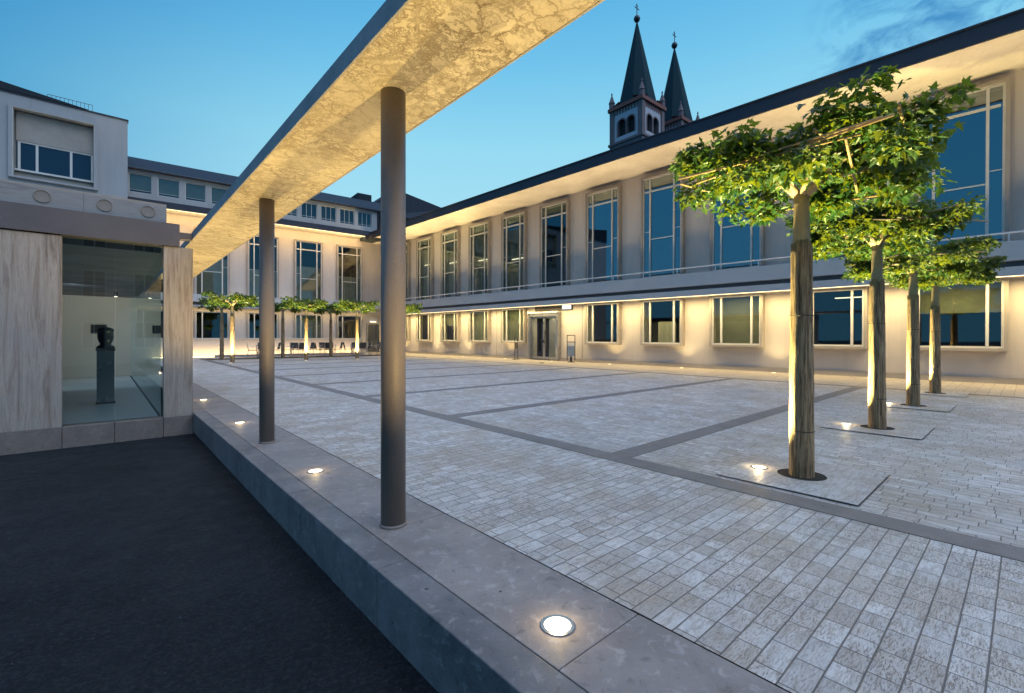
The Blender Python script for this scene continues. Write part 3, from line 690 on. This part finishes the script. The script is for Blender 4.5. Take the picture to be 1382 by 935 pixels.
    for i in range(5):  # upright shoots
        c = rnd.choice(clumps[14:]); h = rnd.uniform(.08, .2)
        for j in range(8): leaf_geo(cr_, Vector((c.x + rnd.gauss(0, .04), c.y + rnd.gauss(0, .04), zhi - .15 + h * j / 8)), rnd.uniform(*size) * .8, rnd.uniform(0, 6.28), rnd.gauss(-.2, .5), 0, .2)
    cr_.build('crown', M['leaf'], t)
    return t
def slab_at(x, y):
    s = empty('tree_surround', (x, y, zg(y)))
    mb = MB(); n = 48; R0 = .2; hx0, hx1, hy0, hy1 = -.58, .62, -.55, .54
    outer = []
    for i in range(n):
        a = 2 * math.pi * i / n; c, q = math.cos(a), math.sin(a)
        tx = (hx1 if c > 0 else -hx0) / max(1e-6, abs(c)); ty = (hy1 if q > 0 else -hy0) / max(1e-6, abs(q)); tt = min(tx, ty); outer.append((tt * c, tt * q))
    for cx_, cy_ in ((hx0, hy0), (hx1, hy0), (hx1, hy1), (hx0, hy1)):
        j = min(range(n), key=lambda i: (outer[i][0] - cx_) ** 2 + (outer[i][1] - cy_) ** 2); outer[j] = (cx_, cy_)
    for i in range(n):
        j = (i + 1) % n; a, b = 2 * math.pi * i / n, 2 * math.pi * j / n
        mb.poly([(R0 * math.cos(a), R0 * math.sin(a), .012), (*outer[i], .012), (*outer[j], .012), (R0 * math.cos(b), R0 * math.sin(b), .012)])
    mb.build('slab', M['slab'], s)
    MB().lathe([(R0, .012), (R0, .006)], 48, cap=False).poly([(R0 * math.cos(2 * math.pi * i / 48), R0 * math.sin(2 * math.pi * i / 48), .007) for i in range(48)]).build('soil_pit', M['pit'], s)
    g = .008; j = MB()
    for a in ((hx0 - g, hx1 + g, hy0 - g, hy0), (hx0 - g, hx1 + g, hy1, hy1 + g), (hx0 - g, hx0, hy0, hy1), (hx1, hx1 + g, hy0, hy1)): j.poly([(a[0], a[2], .0065), (a[1], a[2], .0065), (a[1], a[3], .0065), (a[0], a[3], .0065)])
    j.build('edge_gap', M['joint'], s)
    return s
near = [(4.92, 1.42), (8.36, 1.45), (11.66, 1.47), (14.72, 1.46)]
NL = ['largest plane tree with bark wrapped trunk and flat leafy crown, nearest the camera', 'second wrapped plane tree in the row behind the largest one',
      'third wrapped plane tree in the row, its crown over a lower window', 'farthest plane tree of the row standing close to the building wall']
protos = [make_tree(3, 9600), make_tree(11, 9600, 2.12)]
sl0 = slab_at(*near[0])
SL = ['pale square stone slab with round soil pit around the largest tree', 'pale stone slab and pit around the second tree of the row', 'stone slab and pit around the third tree of the row', 'stone slab and pit around the tree closest to the wall']
for i, (x, y) in enumerate(near):
    t = protos[i] if i < 2 else copy_tree(protos[i - 2]); t.location = (x, y, zg(y) + .006); t.rotation_euler.z = (0, 1.1, 2.2, 3.9)[i]
    if i > 1: t.scale.z = .97
    tag(t, NL[i], 'tree', 'plane trees in a row on the plaza')
    s = sl0 if i == 0 else copy_tree(sl0); s.location = (x, y, zg(y)); tag(s, SL[i], 'paving slab', 'slabs around the plane trees')
    q = copy_tree(s0); q.location = (x - .04, y + .36, zg(y) + .013)
    tag(q, ('round lit ground spotlight in the slab of the largest tree', 'round lit ground spotlight beside the second tree', 'round lit ground spotlight beside the third tree', 'round lit ground spotlight behind the tree closest to the wall')[i], 'spotlight', 'spotlights beside the plane trees')
    spill(x - .04, y + .36, 2.2); spot((x - .04, y + .36, zg(y) + .03), (x, y + .06, 2.8), 3000, 80, (1, .82, .3), .05, 1.)
# far trees before the terrace
ft = [make_tree(21, 900, 2.2, (.1, .19), 1.02, canes=False), make_tree(34, 900, 2.2, (.1, .19), 1.02, canes=False)]
FR = [((4.75, 26.0), 1, 'lit wrapped tree at the left end of the far courtyard row'), ((8.35, 26.4), 1, 'lit wrapped tree between the two columns in the far row'),
      ((11.15, 26.2), 1, 'lit wrapped tree just left of the near column in the far row'), ((13.95, 26.0), 1, 'lit wrapped far tree seen just right of the near column'),
      ((4.95, 29.9), 0, 'dark unlit far tree standing behind the leftmost lit tree'), ((8.05, 29.7), 0, 'dark unlit far tree behind the tables next to the farther column'), ((10.9, 29.7), 0, 'dark unlit far tree in front of a lower window between lit trees')]
sf0 = make_spotlight(.1, M['lens_far'])
first = True
for i, ((x, y), lit, lab) in enumerate(FR):
    t = ft[i] if i < 2 else copy_tree(ft[i % 2]); t.location = (x, y, zg(y)); t.rotation_euler.z = i * 1.3; t.scale = (1, 1, 1.07)
    tag(t, lab, 'tree', 'plane trees at the far end of the courtyard')
    if lit:
        q = sf0 if first else copy_tree(sf0); first = False
        q.location = (x - .15, y - .42, zg(y) + .002); tag(q, 'small lit ground spotlight at the foot of a far wrapped tree', 'spotlight', 'spotlights under the far trees')
        spot((x - .15, y - .42, zg(y) + .03), (x, y - .05, 2.6), 2600, 75, (1, .8, .32), .05, .7)

# spotlights in the paving along the wall
for k in (6.3, 9.86, 13.49, 17.2, 20.9, 25.0, 28.8, 33.0):
    q = copy_tree(sf0); p = PR(k, .55, 0); q.location = (p.x, p.y, zg(p.y) + .003)
    tag(q, 'small lit ground spotlight in the paving along the foot of the building wall', 'spotlight', 'spotlights along the building wall')
    spot((p.x, p.y, zg(p.y) + .03), tuple(PR(k, .42, 2.9)), 100, 105, (1, .755, .33), .04, 1.)

# ------------------------------------------------------------------ posts by the entrance
bp = empty('entry_pillar', (16.4, 16.15, zg(16)))
tag(bp, 'slim dark intercom pillar with a small white light in front of the glass door', 'post')
MB().lathe([(.085, 0), (.085, 1.5), (.07, 1.53)], 20).build('shaft', M['darkmetal'], bp)
MB().lathe([(.11, 0), (.11, .02)], 20).build('base_plate', M['darkmetal'], bp)
MB().lathe([(.03, -.01), (.03, .01)], 16).build('lamp', M['lens'], bp); o = bp.children[-1]; o.rotation_euler = (R(90), 0, R(-45)); o.location = (-.062, -.062, 1.1)
p = PR(19.75, .75)
bs = empty('sign_stand', (p.x, p.y, zg(p.y)))
tag(bs, 'thin black stand of two uprights left of the entrance door', 'stand')
MB().tube((-.1, 0, 0), (-.1, 0, 1.35), .02).tube((.12, 0, 0), (.12, 0, 1.28), .02).tube((-.1, 0, 1.33), (.12, 0, 1.25), .018).tube((-.1, 0, .55), (.12, 0, .55), .014).build('frame', M['darkmetal'], bs)
MB().box(-.16, .18, -.14, .14, 0, .03).build('base', M['darkmetal'], bs)
MB().box(-.09, .11, -.012, .012, .62, .98).build('plate', M['beam'], bs)
p = PR(15.75, .7)
ba = empty('ashtray_stand', (p.x, p.y, zg(p.y)), (0, 0, R(-48)))
tag(ba, 'black frame stand with a grey box right of the entrance door', 'stand')
MB().tube((-.2, 0, .1), (-.2, 0, 1.4), .022).tube((.2, 0, .1), (.2, 0, 1.4), .022).tube((-.2, 0, 1.4), (.2, 0, 1.4), .022).tube((-.2, 0, 1.05), (.2, 0, 1.05), .022).build('frame', M['darkmetal'], ba)
MB().box(-.17, .17, -.09, .09, .3, .84).build('bin', M['steel'], ba); MB().box(-.17, .17, -.06, .06, .85, 1.0).build('label_plate', M['frame'], ba)
MB().box(-.06, .06, -.06, .06, .03, .29).box(-.18, .18, -.14, .14, 0, .029).build('foot', M['darkmetal'], ba)

# ------------------------------------------------------------------ tables and chairs before the terrace wall
def make_chair():
    t = empty('patio_chair')
    MB().box(-.23, .23, -.22, .22, .43, .455).build('seat', M['fabric'], t)
    MB().poly([(-.23, .2, .5), (.23, .2, .5), (.23, .3, .9), (-.23, .3, .9)]).poly([(.23, .21, .5), (-.23, .21, .5), (-.23, .31, .9), (.23, .31, .9)]).build('backrest', M['fabric'], t)
    for sx in (-.25, .25):
        MB().tube((sx, -.22, .44), (sx, -.3, 0), .014, n=6).build('leg', M['steel'], t)
        MB().tube((sx, .31, .92), (sx, .2, .44), .014, n=6).tube((sx, .2, .44), (sx, .3, 0), .014, n=6).build('leg', M['steel'], t)
        MB().tube((sx, -.22, .66), (sx, .25, .66), .013, n=6).tube((sx, -.22, .66), (sx, -.22, .44), .012, n=6).build('armrest', M['steel'], t)
    return t
def make_table():
    t = empty('patio_table')
    MB().box(-.4, .4, -.4, .4, .71, .735).build('tabletop', M['tabletop'], t)
    for sx in (-.36, .36):
        for sy in (-.36, .36): MB().tube((sx, sy, .71), (sx * .95, sy * .95, 0), .018, n=6).build('leg', M['steel'], t)
    return t
ch0, tb0 = make_chair(), make_table(); fc = True
for i, k in enumerate((2.6, 4.5, 6.4, 8.3, 10.2)):
    p = PB(k, 5.6 + .25 * (i % 2)); t = tb0 if i == 0 else copy_tree(tb0); t.location = (p.x, p.y, zg(p.y)); t.rotation_euler.z = angb + (.05, -.08, .1, 0, -.05)[i]
    tag(t, 'square grey patio table among chairs before the lit terrace wall', 'table', 'patio tables at the far terrace')
    for a in range(4):
        d = (.62, -.62)[a % 2]; ax = a // 2
        off = DB * d + NB * random.uniform(-.1, .1) if ax == 0 else NB * d + DB * random.uniform(-.1, .1)
        c = ch0 if fc else copy_tree(ch0); fc = False
        c.location = (p.x + off.x, p.y + off.y, zg(p.y)); c.rotation_euler.z = math.atan2(off.y, off.x) - math.pi / 2 + random.uniform(-.15, .15)
        tag(c, 'grey mesh patio chair with thin metal legs by the lit terrace wall', 'chair', 'patio chairs at the far terrace')

# ------------------------------------------------------------------ town house across the street (mirrored in the pavilion glass)
th = empty('town_house', (-2, -19, -.31))
tag(th, 'plain rendered town house across the street, seen only mirrored in the pavilion glass', 'building')
hops = [(x - .55, x + .55, z, z + 1.7) for x in (-8, -5.6, -3.2, -.8, 1.6, 4., 6.4) for z in (1., 4.1, 7.2)]
wall_open(MB(), -10, 8, 0, 9.8, -.3, 0, hops).build('wall', M['casing'], th)
MB().box(-10, 8, -9, -8.7, 0, 9.8).box(-10, -9.7, -8.69, -.301, 0, 9.8).box(7.7, 8, -8.69, -.301, 0, 9.8).build('rear_wall', M['casing'], th)
MB().poly([(-10.3, .5, 9.7), (8.3, .5, 9.7), (8.3, -4.5, 13.4), (-10.3, -4.5, 13.4)]).poly([(-10.3, -9.5, 9.7), (-10.3, -4.5, 13.4), (8.3, -4.5, 13.4), (8.3, -9.5, 9.7)]).build('roof', M['slate'], th)
for a, b, c, d in hops:
    w_ = MB().box(a, a + .06, -.14, -.06, c, d).box(b - .06, b, -.14, -.06, c, d).box(a + .06, b - .06, -.14, -.06, d - .06, d).box(a + .06, b - .06, -.14, -.06, c, c + .06).box((a + b) / 2 - .04, (a + b) / 2 + .04, -.14, -.06, c + .06, d - .06).build('window', M['frame'], th)
    MB().poly([(a, -.1, c), (b, -.1, c), (b, -.1, d), (a, -.1, d)]).build('pane', M['glass_dark'], w_)

# ------------------------------------------------------------------ church towers
def make_tower():
    t = empty('church_tower'); a = 4.15; zb = 43.6; zt = 50.6
    MB().box(-a, a, -a, a, 0, zb - .5).build('shaft', M['stone_dark'], t)
    MB().box(-a - .25, a + .25, -a - .25, a + .25, zb - .5, zb).build('string_course', M['stone_dark'], t)
    for sx in (-1, 1):
        for sy in (-1, 1): MB().box(min(sx * a, sx * (a - 1.1)), max(sx * a, sx * (a - 1.1)), min(sy * a, sy * (a - 1.1)), max(sy * a, sy * (a - 1.1)), zb, zt).build('corner_pier', M['stone_dark'], t)
    wl_ = MB(); b = a - .25; arches = MB(); frz = MB()
    def face(f):
        return lambda u, d, z: ((u, -b + d, z), (b - d, u, z), (-u, b - d, z), (-b + d, -u, z))[f]
    for f in range(4):
        F = face(f); w = 3.3
        arch = []
        def ring(c): 
            return [(c - .95, 44.7)] + [(c + .95 * -math.cos(math.pi * i / 8), 47.3 + .95 * math.sin(math.pi * i / 8)) for i in range(9)] + [(c + .95, 44.7)]
        # wall strips around two arched openings
        for u0, u1 in ((-w, -2.2), (-.1, .1), (2.2, w)): wl_.poly([F(u0, 0, zb), F(u1, 0, zb), F(u1, 0, zt), F(u0, 0, zt)])
        frz = MB()
        for c in (-1.15, 1.15):
            arches = MB()
            wl_.poly([F(c - 1.05, 0, zb), F(c + 1.05, 0, zb), F(c + 1.05, 0, 44.7), F(c - 1.05, 0, 44.7)])
            rg = ring(c)
            for (p0, q0), (p1, q1) in zip(rg[1:-2], rg[2:-1]): wl_.poly([F(p0, 0, q0), F(p1, 0, q1), F(p1, 0, zt), F(p0, 0, zt)])
            for s_ in (-1, 1): wl_.poly([F(c + s_ * 1.05, 0, 44.7), F(c + s_ * .95, 0, 44.7), F(c + s_ * .95, 0, zt), F(c + s_ * 1.05, 0, zt)])
            for (p0, q0), (p1, q1) in zip(rg[:-1], rg[1:]): arches.poly([F(p0, -.06, q0), F(p1, -.06, q1), F(p1, .9, q1), F(p0, .9, q0)])
            for (p0, q0), (p1, q1) in zip(rg[:-1], rg[1:]):
                s0_ = (p0 - c) * 1.28 + c, 44.7 + (q0 - 44.7) * 1.08; s1_ = (p1 - c) * 1.28 + c, 44.7 + (q1 - 44.7) * 1.08
                arches.poly([F(p0, -.06, q0), F(s0_[0], -.06, s0_[1]), F(s1_[0], -.06, s1_[1]), F(p1, -.06, q1)])
            arches.build('belfry_window', M['stone_dark'], t)
        for i in range(9):
            u = -2.95 + i * .735; frz.poly([F(u - .2, -.12, zt - 1.0), F(u + .2, -.12, zt - 1.0), F(u + .2, -.12, zt), F(u - .2, -.12, zt)])
            frz.poly([F(u - .2, -.12, zt - 1.0), F(u - .2, .1, zt - 1.), F(u + .2, .1, zt - 1.), F(u + .2, -.12, zt - 1.)])
        frz.build('arch_frieze', M['tower_red'], t)
    wl_.build('belfry_wall', M['tower_white'], t);
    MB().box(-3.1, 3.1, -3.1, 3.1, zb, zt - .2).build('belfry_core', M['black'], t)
    MB().box(-a - .3, a + .3, -a - .3, a + .3, zt, zt + .75).build('cornice', M['tower_red'], t)
    gb = MB()
    for f in range(4):
        F = face(f); gb.poly([F(-a, -.3, zt + .75), F(a, -.3, zt + .75), F(a, 2.2, zt + 1.6), F(-a, 2.2, zt + 1.6)])
    gb.build('parapet', M['tower_red'], t)
    for sx in (-1, 1):
        for sy in (-1, 1):
            pn = MB().lathe([(.6, zt + .75), (.6, zt + 1.9), (.72, zt + 2.), (.45, zt + 2.7), (.16, zt + 3.6), (.1, zt + 3.8), (.2, zt + 4.), (.04, zt + 4.4)], 8, (sx * (a - .35), sy * (a - .35)))
            pn.build('pinnacle', M['stone_dark'], t)
    sp_ = MB(); zs, za = zt + .8, 70.2; n = 8
    for i in range(n):
        a0, a1 = math.pi / 8 + 2 * math.pi * i / n, math.pi / 8 + 2 * math.pi * (i + 1) / n; r_ = 4.25
        sp_.poly([(r_ * math.cos(a0), r_ * math.sin(a0), zs), (r_ * math.cos(a1), r_ * math.sin(a1), zs), (.14 * math.cos(a1), .14 * math.sin(a1), za), (.14 * math.cos(a0), .14 * math.sin(a0), za)])
    sp_.build('spire', M['spire'], t)
    MB().lathe([(.02, 70.1), (.5, 70.35), (.72, 70.9), (.5, 71.45), (.02, 71.7)], 16).build('ball', M['bronze'], t, smooth=True)
    MB().tube((0, 0, 71.6), (0, 0, 74.2), .09).tube((-.75, 0, 73.2), (.75, 0, 73.2), .09).tube((-.4, 0, 73.75), (.4, 0, 73.75), .07).build('cross', M['bronze'], t)
    return t
tw0 = make_tower(); tw0.location = (86.8, 56.6, 0); tw0.rotation_euler.z = R(-1.5)
tag(tw0, 'nearer church tower with pale belfry, twin arched openings and pointed green spire', 'tower', 'church towers')
tw1 = copy_tree(tw0); tw1.location = (101.3, 55.8, 0); tw1.rotation_euler.z = R(-1.5)
tag(tw1, 'farther church tower spire with only a strip of orange tiles showing above the eaves', 'tower', 'church towers')
# ------------------------------------------------------------------ sky, sun, camera
w = bpy.data.worlds.new('World'); sc.world = w; w.use_nodes = True; t = w.node_tree; t.nodes.clear()
class WN(N):
    def __init__(s): s.t = t; s.out = s.n('ShaderNodeOutputWorld')
q = WN(); d = q.n('ShaderNodeTexCoord').outputs['Generated']
sp = q.n('ShaderNodeSeparateXYZ'); q.set(sp.inputs[0], d); z = sp.outputs[2]
def dot(v):
    m = q.n('ShaderNodeVectorMath', operation='DOT_PRODUCT'); q.set(m.inputs[0], d); m.inputs[1].default_value = Vector(v).normalized(); return m.outputs['Value']
grad = q.ramp(z, [(0., (.55, .86, .97)), (.2, (.43, .79, .94)), (.38, (.31, .72, .92)), (.5, (.17, .57, .87)), (.62, (.075, .42, .78)), (.8, (.02, .2, .5)), (1., (.012, .14, .4))])
az = q.rng(dot((.80, .60, .12)), .2, 1., 0, 1., True)
grad = q.mix(q.math('MULTIPLY', az, .06), grad, (.42, .74, .9))
grad = q.mix(1., grad, q.mix(q.rng(dot((.80, .60, .12)), .38, .88, 0, 1, True), (.18, .46, .68), (1, 1, 1)), 'MULTIPLY')
# thin darker cloud streaks high on the right
cl = q.noise(q.map(d, (5, 5, 8.)), 2.6, 6, .6, .4); clm = q.math('MULTIPLY', q.rng(cl, .46, .66, 0, 1), q.rng(dot((.895, .063, .442)), .978, .997, 0, 1, True))
grad = q.mix(q.math('MULTIPLY', clm, .75), grad, (.015, .19, .52))
sky = q.n('ShaderNodeTexSky', sky_type='NISHITA', sun_disc=False, sun_elevation=R(2.), sun_rotation=R(160.), air_density=1.2, ozone_density=4.)
nish = q.mix(1., sky.outputs[0], (.05, .05, .05), 'MULTIPLY')
grad = q.mix(.03, grad, nish)
glow = q.rng(dot((.12, -.28, 1.)), .58, 1., 0, 1., True)
grad = q.mix(glow, grad, (1.36, 1.72, 2.5))
bg = q.n('ShaderNodeBackground', {'Strength': 1.}); q.set(bg.inputs[0], grad); t.links.new(bg.outputs[0], q.out.inputs[0])
sl = bpy.data.lights.new('sun', 'SUN'); sl.energy = .62; sl.angle = R(40); sl.color = (1., .95, .9)
so = bpy.data.objects.new('sun', sl); col.objects.link(so); so.rotation_euler = Vector((-.25, 1, -.9)).to_track_quat('-Z', 'Y').to_euler(); so.location = (0, -20, 30)

cam = bpy.data.cameras.new('camera'); co = bpy.data.objects.new('camera', cam); col.objects.link(co); sc.camera = co
cam.sensor_width = 36; cam.lens = 36 * 620 / 1382; cam.shift_y = -10.5 / 1382; cam.clip_end = 2000; cam.clip_start = .05
yaw = math.atan((691 - 139) / 620)
co.location = (0, 0, 1.3); co.rotation_euler = (R(90), 0, -yaw)
sc.view_settings.view_transform = 'Standard'; sc.view_settings.look = 'None'; sc.view_settings.exposure = 0
sc.cycles.use_denoising = True; sc.cycles.max_bounces = 8; sc.cycles.transparent_max_bounces = 16; sc.cycles.sample_clamp_indirect = 6; sc.cycles.caustics_reflective = False; sc.cycles.caustics_refractive = False
